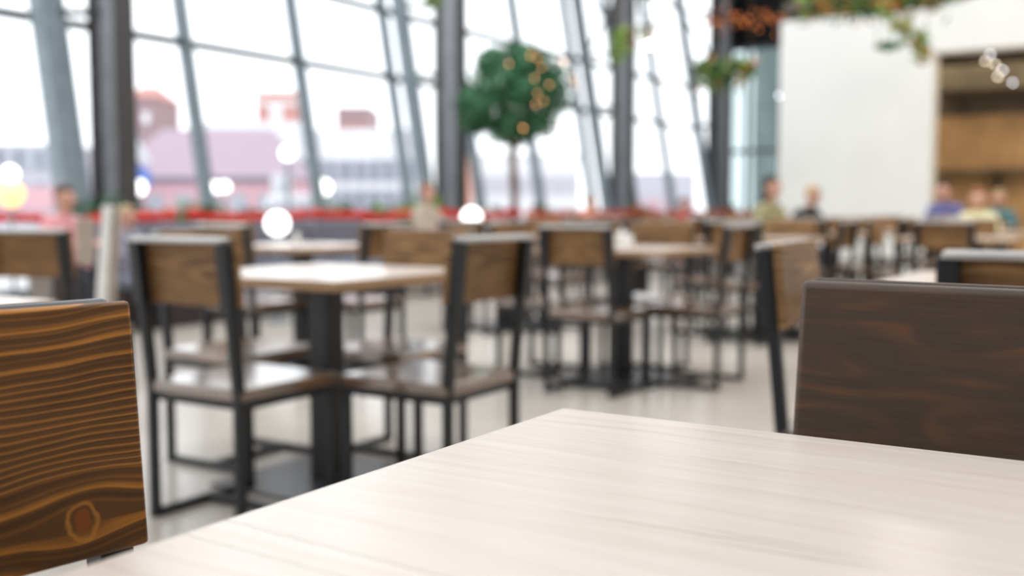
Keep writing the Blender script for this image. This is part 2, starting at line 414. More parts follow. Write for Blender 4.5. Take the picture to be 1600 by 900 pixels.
# white portal: broad pier, lintel and the side return
PU = 15.0
p = MB(); p.box((PU + .2, 3.76, 1.82), (0.4, 2.08, 3.64))
struct(p.build('wall_white_pier', M['white']))
p = MB(); p.box((PU + .2, -0.8, 3.39), (0.4, 7.04, 0.68))
struct(p.build('wall_white_lintel', M['white']))
M['tan'] = mat('tan_wood_panelling', (0.50, 0.33, 0.17), 0.6, var=0.25, vscale=1.8)
M['conc'] = mat('grey_brown_concrete', (0.12, 0.105, 0.08), 0.8, var=0.3, vscale=2.0)
struct(MB().box((20.2, 0.6, 3.3), (0.3, 8.4, 1.4)).build('wall_restaurant_upper', M['conc']))
struct(MB().box((20.2, 0.6, 1.3), (0.3, 8.4, 2.6)).build('wall_restaurant', M['tan']))
struct(MB().box((17.7, 4.75, 1.9), (5.0, 0.1, 3.8)).build('wall_restaurant_side', M['conc']))
struct(MB().box((17.7, 0.6, 3.85), (5.2, 8.4, 0.15)).build('ceiling_restaurant', M['conc']))

def shelf_unit():
    r = empty('wall_shelf', (19.95, 1.3, 0)); tag(r, 'long dark shelf across the tan restaurant wall', 'shelf')
    MB().box((-.05, 0, 1.62), (.34, 5.6, .07), bev=.01).build('board', M['conc'], r)
    for v in (-2.4, -1.2, 0, 1.2, 2.4): MB().box((-.02, v, 1.40), (.26, .05, .36)).build('bracket', M['black'], r)
shelf_unit()
def hood(v, w_, z, lab):
    r = empty('ceiling_duct', (19.5, v, 0)); tag(r, lab, 'duct')
    MB().box((0, 0, z), (.9, w_, .42), bev=.03).build('duct', M['conc'], r)
    for s_ in (-1, 1): MB().box((0, s_ * w_ * .4, z / 2 + .21 + 1.89), (.03, .03, 3.78 - z - .21)).build('hanger', M['black'], r)
hood(2.2, 2.6, 3.15, 'grey-brown duct under the restaurant ceiling')

# outside ground
struct(MB().box((30, 62, -0.35), (260, 103, 0.1)).build('ground_outside', mat('pale_grey_paving', (0.50, 0.49, 0.50), 0.8)))

# ------------------------------------------------------------------ outside: street and buildings
def facing(px, Y): return -AZ
def building(px0, px1, Y, ytop, wallm, name, label, depth=8.0, zt=None, roof=None, ridge=None, wins=None, group=None, band=None):
    """px range and top of the visible front give its real width and height at distance Y"""
    c = at((px0 + px1) / 2, Y); W = (px1 - px0) / F * Y; H = hz(ytop, Y) if zt is None else zt
    r = empty(name, (c.x, c.y, -0.3), -AZ); tag(r, label, 'building', group)
    MB().box((0, depth / 2, H / 2), (W, depth, H)).build('wall', wallm, r)
    if roof:
        rd = hz(ridge, Y)
        b = MB().bm; 
        pts = [(-W/2-.3, -.4, H), (W/2+.3, -.4, H), (W/2+.3, depth+.4, H), (-W/2-.3, depth+.4, H), (-W/2+1.2, depth/2, rd), (W/2-1.2, depth/2, rd)]
        vs = [b.verts.new(q) for q in pts]
        for f in ((0, 1, 5, 4), (1, 2, 5), (2, 3, 4, 5), (3, 0, 4), (3, 2, 1, 0)): b.faces.new([vs[k] for k in f])
        me = bpy.data.meshes.new('roof'); b.to_mesh(me); b.free(); link('roof', me, roof, r)
    if band:
        z, t, m_ = band
        MB().box((0, -.05, hz(z, Y)), (W + .1, 0.14, t)).build('fascia', m_, r)
    if wins:
        nx, nz, ww, wh, z0, dz, wm = wins
        for i in range(nx):
            for j in range(nz):
                x = -W / 2 + W * (i + .5) / nx
                f = MB().box((x, -.04, z0 + j * dz), (ww, 0.1, wh)).build('window', wm, r)
    return r
M['mauve'] = mat('pale_mauve_roofing', (0.35, 0.27, 0.325), 0.7, var=.05)
M['pink'] = mat('pale_pink_render', (0.62, 0.38, 0.42), 0.8, var=.05)
M['palewall'] = mat('pale_grey_render', (0.50, 0.49, 0.54), 0.8, var=.05)
M['whitewall'] = mat('white_cladding', (0.70, 0.71, 0.74), 0.7, var=.03)
M['brick'] = mat('faded_red_brick', (0.52, 0.26, 0.23), 0.9, var=.06)
M['brickd'] = mat('dull_brown_brick', (0.30, 0.21, 0.22), 0.9, var=.06)
M['orangew'] = mat('orange_render', (0.62, 0.29, 0.20), 0.9, var=.05)
M['win'] = mat('grey_blue_glazing', (0.36, 0.38, 0.44), 0.4)
M['greyband'] = mat('grey_fascia', (0.28, 0.25, 0.31), 0.7)
building(180, 440, 52, 268, M['pink'], 'pavilion', 'long pink pavilion under a pale mauve hipped roof', 8, roof=M['mauve'], ridge=184, band=(270, .45, M['greyband']), wins=(6, 1, .8, 1.0, 1.5, 1, M['win']))
building(-60, 100, 48, 215, M['palewall'], 'office_block', 'pale block with two window rows at the left edge of view', 8, wins=(5, 2, 1.2, .9, 2.0, 1.5, M['win']), band=(300, 1.1, M['pink']))
building(300, 470, 84, 186, M['whitewall'], 'warehouse', 'white flat-topped hall rising behind the mauve-roofed pavilion', 12)
building(455, 652, 70, 196, M['whitewall'], 'shop_row', 'long white building with a deep white fascia and grey window rows', 10, wins=(9, 2, 1.3, 1.4, 1.8, 2.0, M['win']))
building(404, 466, 140, 142, M['brick'], 'tower_block', 'faded red brick tower with a pale middle stripe on the skyline', 10, band=(160, .5, M['whitewall']), wins=(1, 1, 1.6, 14, 8.0, 1, M['whitewall']))
building(528, 580, 140, 165, M['brickd'], 'tower_block', 'small dull brown tower on the skyline between two mullions', 10, wins=(4, 2, .7, .9, 9.5, 2.4, M['brick']))
building(196, 246, 130, 150, M['brickd'], 'gabled_house', 'brown gabled house above the pavilion roof beside the left column', 10, roof=M['brick'], ridge=126, wins=(2, 1, .9, 1.2, 12.4, 1, M['whitewall']))
building(690, 730, 46, 212, M['orangew'], 'orange_house', 'orange rendered house just right of the second column', 6, wins=(2, 2, .3, .6, 1.2, 1.3, M['whitewall']))
building(735, 905, 58, 232, M['whitewall'], 'white_hall', 'low white hall behind the topiary tree trunk', 8, wins=(6, 1, .9, 1.0, 2.6, 1, M['palewall']))
building(955, 1085, 64, 262, M['palewall'], 'low_house', 'low pale house seen between the two right columns', 8, wins=(5, 1, .6, .8, 1.5, 1, M['pink']))
# road sign pole; glowing globes on poles added for lamp reflections in the glass
def sign():
    p = at(220, 20); r = empty('road_sign', (p.x, p.y, -.3), -AZ)
    tag(r, 'road sign pole with a white triangle above a blue disc outside the window', 'road sign')
    MB().tube((0, 0.04, 0), (0, 0.04, 2.7), .03).build('pole', M['mull'], r)
    t = MB(); a = t.tube((0, 0, 2.30), (0, 0.02, 2.30), .30, n=3); t.build('triangle_plate', M['whitewall'], r)
    MB().tube((0, -0.01, 1.84), (0, 0.02, 1.84), .24, n=32).build('round_plate', mat('blue_sign', (0.12, 0.22, 0.62), .4), r)
sign()
def reflection_globe(px, Y, py, r_, lab):  # globe on a pole standing in for a lamp mirrored in the window
    p = at(px, Y); z = hz(py, Y)
    o = empty('lamp_reflection_globe', (p.x, p.y, -.3)); tag(o, lab, 'lamp reflection', 'globes standing in for lamp reflections')
    z += .3
    MB().tube((0, 0, 0), (0, 0, z - r_ * .8), .035).build('pole', M['mull'], o)
    MB().ball((0, 0, z), r_).build('globe', M['globe'], o)
reflection_globe(218, 16, 293, .12, 'glowing lamp-reflection globe below the blue road sign outside')
reflection_globe(186, 16, 226, .09, 'glowing lamp-reflection globe tight beside the left column outside')
reflection_globe(337, 18, 293, .10, 'leftmost of two lamp-reflection globes right of the first mullion outside')
reflection_globe(353, 20, 292, .10, 'right one of two lamp-reflection globes close together outside')
reflection_globe(452, 18, 240, .12, 'lamp-reflection globe above the white kiosk outside')
reflection_globe(507, 16, 293, .12, 'bright lamp-reflection globe just right of the second mullion outside')
def kiosk():
    p = at(455, 22); r = empty('white_van', (p.x, p.y, -.3), -AZ)
    tag(r, 'white van with a narrow raised roof box parked outside the windows', 'van')
    b = MB(); b.box((0, 1.0, .95), (1.05, 2.2, 1.25), bev=.15); b.build('body', M['whitewall'], r)
    MB().box((-.32, .7, 1.78), (.30, .9, .42), bev=.08).build('roof_box', M['whitewall'], r)
    MB().box((0, -.11, 1.2), (.8, .04, .4), bev=.015).build('windscreen', M['palewall'], r)
    for sx in (-.4, .4):
        for y in (.2, 1.8): MB().tube((sx - .08, y, .3), (sx + .08, y, .3), .28, n=20).build('wheel', M['black'], r)
kiosk()

# ------------------------------------------------------------------ chair
ZB0, ZB1 = 0.680, 0.886      # backrest board
def make_chair(name, boardm, bev=.004):
    r = empty(name)
    hw = 0.19
    def px_(z): return -0.20 - max(0, z - .43) * 0.10     # posts lean back above the seat
    for s in (-1, 1):
        q = MB()
        q.box((-.20, s * hw, .215), (.028, .028, .43), bev=.003)
        q.bar((px_(.425), s * hw, .425), (px_(.872), s * hw, .872), .030, .030, up=(0, 1, 0), bev=.003)
        q.bar((px_(ZB0) - .006, s * hw, ZB0), (px_(.872) - .006, s * hw, .872), .030, .044, up=(0, 1, 0), bev=.003)
        q.build('leg', M['black'], r)
        MB().box((.20, s * hw, .212), (.028, .028, .376), bev=.003).build('leg', M['black'], r)
        MB().box((0, s * hw, .013), (.43, .028, .026), bev=.003).build('runner', M['black'], r)
    MB().box((0.02, 0, .0135), (.028, .36, .025), bev=.003).build('stretcher', M['black'], r)
    f = MB()
    for s in (-1, 1): f.box((0, s * hw, .388), (.40, .024, .024))
    for s in (-1, 1): f.box((s * .19, 0, .388), (.024, .38, .024))
    f.build('seat_frame', M['black'], r)
    MB().box((.005, 0, .420), (.43, .41, .038), bev=.006).build('seat', M['seat'], r)
    a = math.atan(.10)
    R = Matrix.Rotation(-a, 3, 'Y')
    zc = (ZB0 + ZB1) / 2
    b = MB(); b.box((px_(zc) + .026, 0, zc), (.020, .415, .206), R, bev=min(bev, .0095))
    b.build('backrest', boardm, r)
    MB().box((px_(.88) - .007, 0, .8785), (.044, .40, .015), R, bev=.005).build('top_rail', M['rail'], r)
    return r
CH = make_chair('wooden_chair', M['board'])
used = [False]
def chair(x, y, ang, label, group=None):
    """seat centre and heading in degrees (0 faces +x)"""
    o = CH if not used[0] else copy_tree(CH)
    used[0] = True
    o.location = (x, y, 0); o.rotation_euler = (0, 0, math.radians(ang))
    tag(o, label, 'chair', group or 'wooden chairs at the nearer tables')
    return o
def single_chair(x, y, ang, label, boardm, rail=None, zs=1.0, bev=.004):
    c = make_chair('wooden_chair', boardm, bev); c.scale = (1, 1, zs)
    c.location = (x, y, 0); c.rotation_euler = (0, 0, math.radians(ang))
    tag(c, label, 'chair')
    for ch in c.children:
        if ch.name.startswith('top_rail') and rail:
            ch.data.materials[0] = rail
    return c

# ------------------------------------------------------------------ table
def make_table(name, sx=.8, sy=.8, lam='lam', edge='edge', base=.58):
    r = empty(name)
    t = MB(); t.box((0, 0, .734), (sx, sy, .032), bev=.002)
    for f in t.bm.faces:
        if f.normal.z < .6: f.material_index = 1
    t.build('tabletop', [M[lam], M[edge]], r)
    MB().box((0, 0, .36), (.09, .09, .70), bev=.004).build('column', M['black'], r)
    MB().box((0, 0, .006), (base, base, .012), bev=.002).build('base_plate', M['plate'], r)
    MB().box((0, 0, .713), (.42, .42, .010)).build('mounting_plate', M['black'], r)
    return r
TB = make_table('dining_table'); tused = [False]
def table(x, y, label, rz=0, group=None):
    o = TB if not tused[0] else copy_tree(TB); tused[0] = True
    o.location = (x, y, 0); o.rotation_euler = (0, 0, math.radians(rz)); tag(o, label, 'table', group); return o

# --- the near table (its far corner at 1.01, 0.566)
t0 = make_table('dining_table', lam='lam_near', edge='edge_near')
t0.location = (1.006 - .4, .560 - .4, 0); tag(t0, 'pale oak laminate table filling the foreground, one corner pointing away', 'table')

# near left chair, near right chair
c = G(-.3485 - .131, .905 - .158); f = Vector((.77, -.64)); fw = RX * f.x + RY * f.y
single_chair(c.x + fw.x * .24, c.y + fw.y * .24, math.degrees(math.atan2(fw.y, fw.x)), 'orange-brown pine chair at the near left with knotted backrest, turned to the foreground table', M['board_near'], M['plate'], zs=1.007)
c = G(.351 + .161, 1.225 - .126); f = Vector((-.616, -.788)); fw = RX * f.x + RY * f.y
single_chair(c.x + fw.x * .24, c.y + fw.y * .24, math.degrees(math.atan2(fw.y, fw.x)), 'shade-darkened brown chair at the near right, its broad back panel facing the foreground table', M['board_shaded'], M['board_shaded'], zs=1.003, bev=.010)

# --- table set 1, left of centre
T1 = Vector((2.80, 2.52))
table(T1.x, T1.y, 'square pedestal table left of centre with bare pale top, four chairs round it')
chair(2.368, 2.485, 0, 'chair left of centre seen from behind, its back nearest the pale near table')
chair(2.88, 3.02, -90, 'chair tucked behind the left-centre table, hidden behind another chair back')
chair(2.755, 2.025, 90, 'chair on the right of the left-centre table, seen from behind before the middle one')
chair(T1.x + .42, T1.y + .03, 180, 'chair facing us across the far side of the left-centre table')
# --- table set 2, right of centre
T2 = Vector((5.42, 2.62))
table(T2.x, T2.y, 'square pedestal table right of centre holding a small white box')
chair(4.985, 2.57, 0, 'chair seen squarely from behind, left of the right-centre table')
chair(T2.x - .05, T2.y + .50, -90, 'chair on the window side of the right-centre table')
chair(5.49, 2.21, 90, 'chair at the right end of the right-centre table, turned edge-on')
chair(T2.x + .42, T2.y + .06, 180, 'grey-brown chair facing us behind the right-centre table')
# --- table set 3, behind set 1
T3 = Vector((4.77, 4.48))
table(T3.x, T3.y, 'square table behind the left-centre set, near the upholstered bench')
chair(T3.x - .40, T3.y, 0, 'chair seen from behind just over the near-left chair back, at the bench-side table')
chair(T3.x + .02, T3.y - .40, 90, 'chair with a narrow dark-framed back right of the bench-side table')
chair(T3.x + .02, T3.y + .44, -90, 'chair between the bench-side table and the grey bench')
# --- table set 4, right edge
t4 = make_table('dining_table', sx=1.30, sy=.8); t4.location = (3.30, .34, 0)
tag(t4, 'long pale table at the right edge behind the shade-darkened chair', 'table')
chair(2.684, .585, -86, 'chair seen edge-on with slanting black post beside the shade-darkened chair') 
p = at(1470, 2.24)
chair(2.51, .18, 0, 'chair seen from behind at the right edge with a pale top rail')
# chair at the left edge and its table
chair(2.87, 4.12, 19, 'chair cut by the left edge, its wide brown back above the near-left chair')
table(1.16, 2.66, 'pale table cut by the left edge, only its corner showing')
# --- rows further away
far = [
 (7.80, 2.62, 'behind the right-centre one', (0, 90, -90, 180)),
 (9.80, 2.65, 'of the person in olive', (0, 90, 180)),
 (11.55, 2.70, 'of the person in black', (0, 90, 180)),
 (7.30, 4.60, 'midway between bench and topiary', (0, 90, 180)),
 (9.80, 4.60, 'below the topiary tree', (0, 90, 180, -90)),
 (12.3, 4.60, 'below the third column', (0, 90, 180)),
 (13.95, 5.15, 'before the dark-haired person in red', (180,)),
 (8.70, 1.35, 'beyond the long right-edge one', (0, 90, -90, 180)),
 (10.9, 1.50, 'of the person in pale yellow', (0, 90, -90)),
 (13.1, 2.10, 'beside the restaurant opening', (0, -90)),
]
side = {0: 'on the near side of', 90: 'on the restaurant side of', -90: 'on the window side of', 180: 'on the far side of'}
for (x, y, where, sides) in far:
    table(x, y, 'pale square table ' + where, group='tables in the far rows')
    for s in sides:
        a = math.radians(s)
        d = .42
        chair(x - math.cos(a) * d + random.uniform(-.02, .02), y - math.sin(a) * d + random.uniform(-.02, .02), s + random.uniform(-5, 5),
              'brown chair ' + side[s] + ' the table ' + where, group='chairs in the far rows')

# ------------------------------------------------------------------ small things on tables
def napkin_box(x, y, label, z=.7505, s=1.0):
    r = empty('napkin_box', (x, y, z), math.radians(20)); tag(r, label, 'napkin box')
    MB().box((0, 0, .04 * s), (.12 * s, .08 * s, .08 * s), bev=.006).build('box', M['post'], r)
    MB().box((0, 0, .095 * s), (.09 * s, .012, .03 * s), bev=.003).build('napkins', M['whitewall'], r)
napkin_box(5.55, 2.70, 'white napkin box on the right-centre table')
napkin_box(7.05, 4.55, 'white napkin box on the table just above the middle chair back', s=1.3)
def salt(x, y, label):
    r = empty('salt_shaker', (x, y, .7505)); tag(r, label, 'salt shaker')
    MB().tube((0, 0, 0), (0, 0, .07), .022, .016).build('jar', M['post'], r)
    MB().tube((0, 0, .07), (0, 0, .085), .017, .012).build('cap', M['mull'], r)
salt(4.85, 4.60, 'small white shaker on the bench-side table')
salt(5.35, 2.55, 'small white shaker on the right-centre table')

# ------------------------------------------------------------------ bench along the planter
def bench():
    r = empty('upholstered_bench', (0, 0, 0)); tag(r, 'long grey-violet upholstered bench on a dark plum base before the planter', 'bench')
    x0, x1 = 5.3, 8.9; n = 4; L = (x1 - x0) / n
    MB().box(((x0 + x1) / 2, 7.20, .17), (x1 - x0, .62, .34), bev=.01).build('base', M['fabric_d'], r)
    for i in range(n):
        xc = x0 + L * (i + .5)
        MB().box((xc, 7.14, .395), (L - .02, .56, .11), bev=.03).build('seat_cushion', M['fabric_s'], r)
        MB().box((xc, 7.47, .62), (L - .02, .12, .46), bev=.035).build('back_cushion', M['fabric'], r)
bench()

# ------------------------------------------------------------------ planter divider with garland
def planter():
    r = empty('planter_divider'); tag(r, 'long low grey-brown planter running below the windows', 'planter')
    x0, x1, v = 5.4, 24.8, 8.0
    b = MB()
    b.box(((x0 + x1) / 2, v - .2, .39), (x1 - x0, .03, .78)); b.box(((x0 + x1) / 2, v + .2, .39), (x1 - x0, .03, .78))
    b.box((x0, v, .39), (.03, .4, .78)); b.box((x1, v, .39), (.03, .4, .78))
    b.build('box', M['planter'], r)
    MB().box(((x0 + x1) / 2, v - .225, .80), (x1 - x0, .07, .035), bev=.005).build('ledge', M['ledge'], r)
    MB().box(((x0 + x1) / 2, v, .70), (x1 - x0 - .04, .36, .10)).build('soil', M['soil'], r)
planter()
def tinsel(x0, x1, label, m, r0=.055, dense=190):
    """fluffy tinsel strand lying along the planter's edge"""
    b = MB(); L = x1 - x0
    n = int(L * dense)
    for i in range(n):
        x = x0 + L * (i + random.random()) / n
        sag = .018 * math.sin(x * 3.1) + .012 * math.sin(x * 7.7)
        a = random.uniform(0, 2 * PI); rr = r0 * random.uniform(.45, 1.1)
        b.leaf((x, 7.775 + math.cos(a) * rr * .8, .885 + sag + math.sin(a) * rr), (random.uniform(-.7, .7), math.cos(a), math.sin(a)), random.uniform(.05, .09))
    pts = [x0 + L * k / 40 for k in range(41)]
    for a, c in zip(pts[:-1], pts[1:]):
        za = .885 + .018 * math.sin(a * 3.1) + .012 * math.sin(a * 7.7); zc = .885 + .018 * math.sin(c * 3.1) + .012 * math.sin(c * 7.7)
        b.tube((a, 7.775, za), (c, 7.775, zc), r0 * .62, n=8)
    o = b.build('tinsel_garland', m); tag(o, label, 'garland', 'red tinsel along the planter'); return o
tinsel(5.42, 6.6, 'red tinsel garland on the planter left of the white post', M['red'], .06)
tinsel(3.6, 5.38, 'thin red tinsel strand strung on two posts at the far left', M['red'], .032)
tinsel(6.75, 9.6, 'bright red tinsel garland between the white post and the white globe lamp', M['red'], .06)
tinsel(9.7, 12.7, 'red tinsel garland below the second column', M['red'], .062)
tinsel(12.9, 17.4, 'orange-red tinsel garland under the topiary tree', M['orange'], .065, 150)
tinsel(17.5, 24.3, 'faded orange-red tinsel garland towards the far end of the planter', M['orange'], .065, 120)
def plant_clump(x, h, lab, m, wd=.45, n=170):
    r = empty('planter_plant', (x, 8.0, .74)); tag(r, lab, 'plant', 'plants in the long planter')
    st = MB(); lf = MB()
    for k in range(9):
        a = random.uniform(0, 2 * PI); q = Vector((math.cos(a) * wd * random.uniform(.1, .9), math.sin(a) * .14, h * random.uniform(.6, 1.0)))
        st.tube((q.x * .3, q.y * .3, 0), q, .006, .003, n=6)
        for j in range(n // 9):
            t = random.uniform(.25, 1.05)
            lf.leaf((q.x * t + random.gauss(0, .04), q.y * t + random.gauss(0, .04), q.z * t + random.gauss(0, .02)), (random.gauss(0, .6), random.gauss(0, .6), 1), random.uniform(.06, .11))
    st.build('stem', M['leaf'], r); lf.build('foliage', m, r)
for (px, h, m_, where) in ((135, .36, 'leaf', 'bushy green plant at the foot of the left column'), (210, .26, 'leaf', 'small green plant right of the left column'),
        (290, .28, 'leaf_l', 'light green plant left of the first mullion'), (318, .30, 'leaf', 'green plant at the foot of the first mullion'), (362, .24, 'leaf', 'low green plant right of the lamp-reflection globes'),
        (520, .32, 'leaf', 'green plant right of the second mullion'), (562, .28, 'leaf', 'dark green plant in front of the shop row'), (605, .30, 'leaf_l', 'light green plant left of the second column'),
        (640, .34, 'leaf_l', 'pale green plant nearest the second column'), (672, .40, 'leaf_l', 'tallest pale green plant at the second column'), (765, .30, 'leaf', 'green plant left of the topiary trunk'), (850, .30, 'leaf', 'green plant right of the topiary trunk'),
        (1000, .30, 'leaf_l', 'green plant right of the third column'), (1135, .36, 'leaf', 'green plant near the far end of the planter')):
    t = (px - 800) / F; Y = 8.0 / (RX.y * t + RY.y)
    plant_clump(at(px, Y).x, h, where, M[m_])

# white globe lamps standing on the ledge
def globe(px, v, py, r_, lab):
    t = (px - 800) / F; Y = v / (RX.y * t + RY.y); p = at(px, Y)
    o = empty('globe_lamp', (p.x, p.y, 0)); tag(o, lab, 'lamp', 'white globe lamps on slim stands')
    z = hz(py, Y)
    MB().tube((0, 0, 0), (0, 0, .02), .12, n=24).build('base', M['mull'], o)
    MB().tube((0, 0, .02), (0, 0, z - r_ * .9), .012).build('stand', M['mull'], o)
    MB().ball((0, 0, z), r_).build('shade', M['globe'], o)
globe(434, 6.45, 349, .10, 'white globe lamp on slim stand left of the bench-side table')
globe(737, 6.45, 340, .11, 'white globe lamp on slim stand above the middle chair')

def strand_post(x, lab):
    o = empty('barrier_post', (x, 7.775, 0)); tag(o, lab, 'post')
    MB().tube((0, 0, 0), (0, 0, .02), .13, n=24).build('base', M['steel'], o)
    MB().tube((0, 0, .02), (0, 0, .86), .018).build('pole', M['steel'], o)
strand_post(3.62, 'slim dark post holding the thin tinsel strand, farther left one')
strand_post(5.34, 'slim dark post holding the thin tinsel strand beside the planter end')
def amber_lamp():
    t = (20 - 800) / F; Y = 7.3 / (RX.y * t + RY.y); p = at(20, Y); z = hz(303, Y)
    o = empty('amber_lamp', (p.x, p.y, 0)); tag(o, 'glowing amber globe lamp on a stand at the left edge', 'lamp')
    MB().tube((0, 0, 0), (0, 0, .02), .12, n=24).build('base', M['mull'], o)
    MB().tube((0, 0, .02), (0, 0, z - .1), .012).build('stand', M['mull'], o)
    MB().ball((0, 0, z), .10).build('shade', mat('amber_glass', (.9, .5, .2), .3, emis=(1, .62, .25), estr=1.6), o)
    MB().ball((0, 0, z + .15), .06).build('upper_shade', M['globe'], o)
amber_lamp()
def menu_stand():
    p = at(134, 6.2); o = empty('menu_stand', (p.x, p.y, 0), -AZ + .3); tag(o, 'beige upright menu panel on dark legs left of the white post', 'menu stand')
    MB().box((0, 0, .78), (.10, .03, .27), bev=.006).build('panel', M['post_s'], o)
    for sx in (-.04, .04): MB().box((sx, 0, .325), (.02, .02, .65)).build('leg', M['black'], o)
    MB().box((0, 0, .01), (.22, .2, .02)).build('base', M['black'], o)
menu_stand()

# topiary tree
def topiary():
    t = (803 - 800) / F; Y = 8.0 / (RX.y * t + RY.y); p = at(803, Y)
    r = empty('topiary_tree', (p.x, p.y, .75)); tag(r, 'round clipped topiary tree with fairy lights standing in the long planter', 'tree')
    R = 97 / F * Y; zc = hz(152, Y) - .75
    st = MB(); pts = [(0, 0, 0), (.02, 0, .5), (-.01, .02, 1.0), (.0, 0, zc - R * .5)]
    for a, b in zip(pts[:-1], pts[1:]): st.tube(a, b, .065, .055, n=10)
    for k in range(14):
        a = random.uniform(0, 2 * PI); st.tube((0, 0, zc - R * .85), (math.cos(a) * R * .55, math.sin(a) * R * .55, zc + random.uniform(-.3, .5) * R), .025, .008, n=6)
    st.build('trunk', M['bark'], r)
    lf = MB()
    lobes = []
    for k in range(46):
        z = random.uniform(-1, 1); a = random.uniform(0, 2 * PI); q = math.sqrt(1 - z * z); rr = R * .80
        lobes.append((Vector((q * math.cos(a) * rr, q * math.sin(a) * rr, zc + z * rr * .80)), R * random.uniform(.17, .27)))
    for k in range(7600):
        if k % 3:
            c_, lr = random.choice(lobes); d = Vector((random.gauss(0, 1), random.gauss(0, 1), random.gauss(0, 1))).normalized()
            pos = c_ + d * lr * random.uniform(.7, 1.05)
        else:
            d = Vector((random.gauss(0, 1), random.gauss(0, 1), random.gauss(0, 1))).normalized()
            pos = Vector((0, 0, zc)) + Vector((d.x, d.y, d.z * .85)) * R * random.uniform(.55, .86)
        lf.leaf(pos, d + Vector((random.gauss(0, .4), random.gauss(0, .4), random.gauss(0, .4))), random.uniform(.07, .12), mi=0 if random.random() < .85 else 1)
    lf.build('foliage', [M['leaf'], mat('mid_green_leaves', (0.08, 0.26, 0.11), .4, var=.3)], r)
    right = Vector((RX.x, RX.y, 0)); back = Vector((-RY.x, -RY.y, 0))
    for k in range(18):
        a, e = random.uniform(-.1, 1.45), random.uniform(-.8, .9)
        d = right * math.sin(a) * math.cos(e) + back * math.cos(a) * math.cos(e) + Vector((0, 0, math.sin(e) * .85))
        MB().ball(Vector((0, 0, zc)) + d * R * 1.0, .013, n=8).build('fairy_light', M['bulb_g'], r)
topiary()

# leaning white post
def post():
    p = at(160, 5.6); r = empty('white_post', (p.x, p.y, 0), -AZ); tag(r, 'leaning white post with a beige side beside the left-edge chair', 'post')
    d = .055
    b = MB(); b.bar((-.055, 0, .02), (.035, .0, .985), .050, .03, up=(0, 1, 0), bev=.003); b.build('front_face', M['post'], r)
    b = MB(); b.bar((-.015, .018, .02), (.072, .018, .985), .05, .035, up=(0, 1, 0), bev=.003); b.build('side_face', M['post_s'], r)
    MB().box((0, 0, .0125), (.26, .22, .025), bev=.003).build('base', M['post_s'], r)
post()

# ------------------------------------------------------------------ lamps hanging in the hall
def pendant(px, Y, py, r_, m_, lab, top=7.19):
    p = at(px, Y); z = hz(py, Y)
    o = empty('pendant_lamp', (p.x, p.y, 0)); tag(o, lab, 'lamp', 'bare bulbs hanging in the hall')
    MB().tube((0, 0, z + r_), (0, 0, top), .006, n=8).build('cord', M['black'], o)
    MB().tube((0, 0, z + r_ * .7), (0, 0, z + r_ * 1.9), r_ * .5, n=12).build('socket', M['black'], o)
    MB().ball((0, 0, z), r_, n=14).build('bulb', M[m_], o)
pendant(1012, 15.9, 74, .045, 'bulb', 'bare bulb hanging before the glass right of the third column')
pendant(1215, 17.6, 152, .035, 'bulb_w', 'small bulb at the left edge of the white pier')
pendant(1448, 14.3, 135, .030, 'bulb_w', 'small bulb hanging at the right edge of the white pier')
pendant(1527, 14.2, 0, .09, 'bulb', 'big bright bulb above the white lintel')
pendant(1432, 9.0, -150, .12, 'bulb', 'big bulb above the right-hand tables, over the top edge of view')
def spots():
    for i, (px, py, mm) in enumerate(((1537, 88, 'bulb_w'), (1530, 98, 'bulb_s'), (1545, 103, 'bulb_s'), (1557, 112, 'bulb_w'), (1550, 122, 'bulb_s'), (1573, 131, 'bulb_w'))):
        Y = 16.6 + i * .03; p = at(px, Y); z = hz(py, Y)
        o = empty('track_spotlight', (p.x, p.y, z)); 
        tag(o, ('highest', 'leftmost', 'amber third', 'pale fourth', 'lower amber', 'lowest')[i] + ' spotlight of the slanting row inside the restaurant', 'spotlight', 'spotlights in the restaurant')
        MB().tube((0, 0, .03), (0, 0, 3.76 - z), .008, n=8).build('rod', M['black'], o)
        MB().tube((0, 0, .0), (0, 0, .08), .03, .02, n=14).build('housing', M['black'], o)
        MB().ball((0, 0, 0), .024, n=10).build('lens', M[mm], o)
spots()

# ------------------------------------------------------------------ hanging leaf garlands and fairy lights
def leaf_garland(pts, lab, mats, n, spread, size, hang=.0):
    b = MB(); r = empty('leaf_garland', pts[0]); tag(r, lab, 'garland')
    P = [Vector(q) - Vector(pts[0]) for q in pts]
    wr = MB()
    for a, c_ in zip(P[:-1], P[1:]): wr.tube(a, c_, .012, n=6)
    wr.tube(P[0], (P[0].x, P[0].y, 7.19 - pts[0][2]), .005, n=6); wr.tube(P[-1], (P[-1].x, P[-1].y, 7.19 - pts[0][2]), .005, n=6)
    wr.build('wire', M['bark'], r)
    for k in range(n):
        i = random.randrange(len(P) - 1); t = random.random(); q = P[i].lerp(P[i + 1], t)
        dz = -abs(random.gauss(0, hang)) if hang else 0
        q = q + Vector((random.gauss(0, spread), random.gauss(0, spread), random.gauss(0, spread) + dz))
        b.leaf(q, (random.gauss(0, 1), random.gauss(0, 1), random.gauss(0, 1)), random.uniform(.7, 1.3) * size, mi=random.randrange(len(mats)))
    b.build('foliage', [M[k] for k in mats], r)
Yg = 12.0
def gp(px, py, Y): return at(px, Y, hz(py, Y))
leaf_garland([gp(1088, 98, 13), gp(1120, 104, 13.1), (gp(1168, 100, 13.2))], 'green leaf garland with orange tips hanging before the last column', ['leaf_l', 'leaf', 'leaf_l', 'leaf', 'leaf_a'], 420, .05, .12, .13)
leaf_garland([gp(960, 52, 13), gp(985, 52, 13.1), gp(1030, 42, 13.3)], 'thin garland with a lime green tuft right of the third column', ['leaf_l', 'leaf_a', 'leaf_l'], 90, .04, .09, .10)
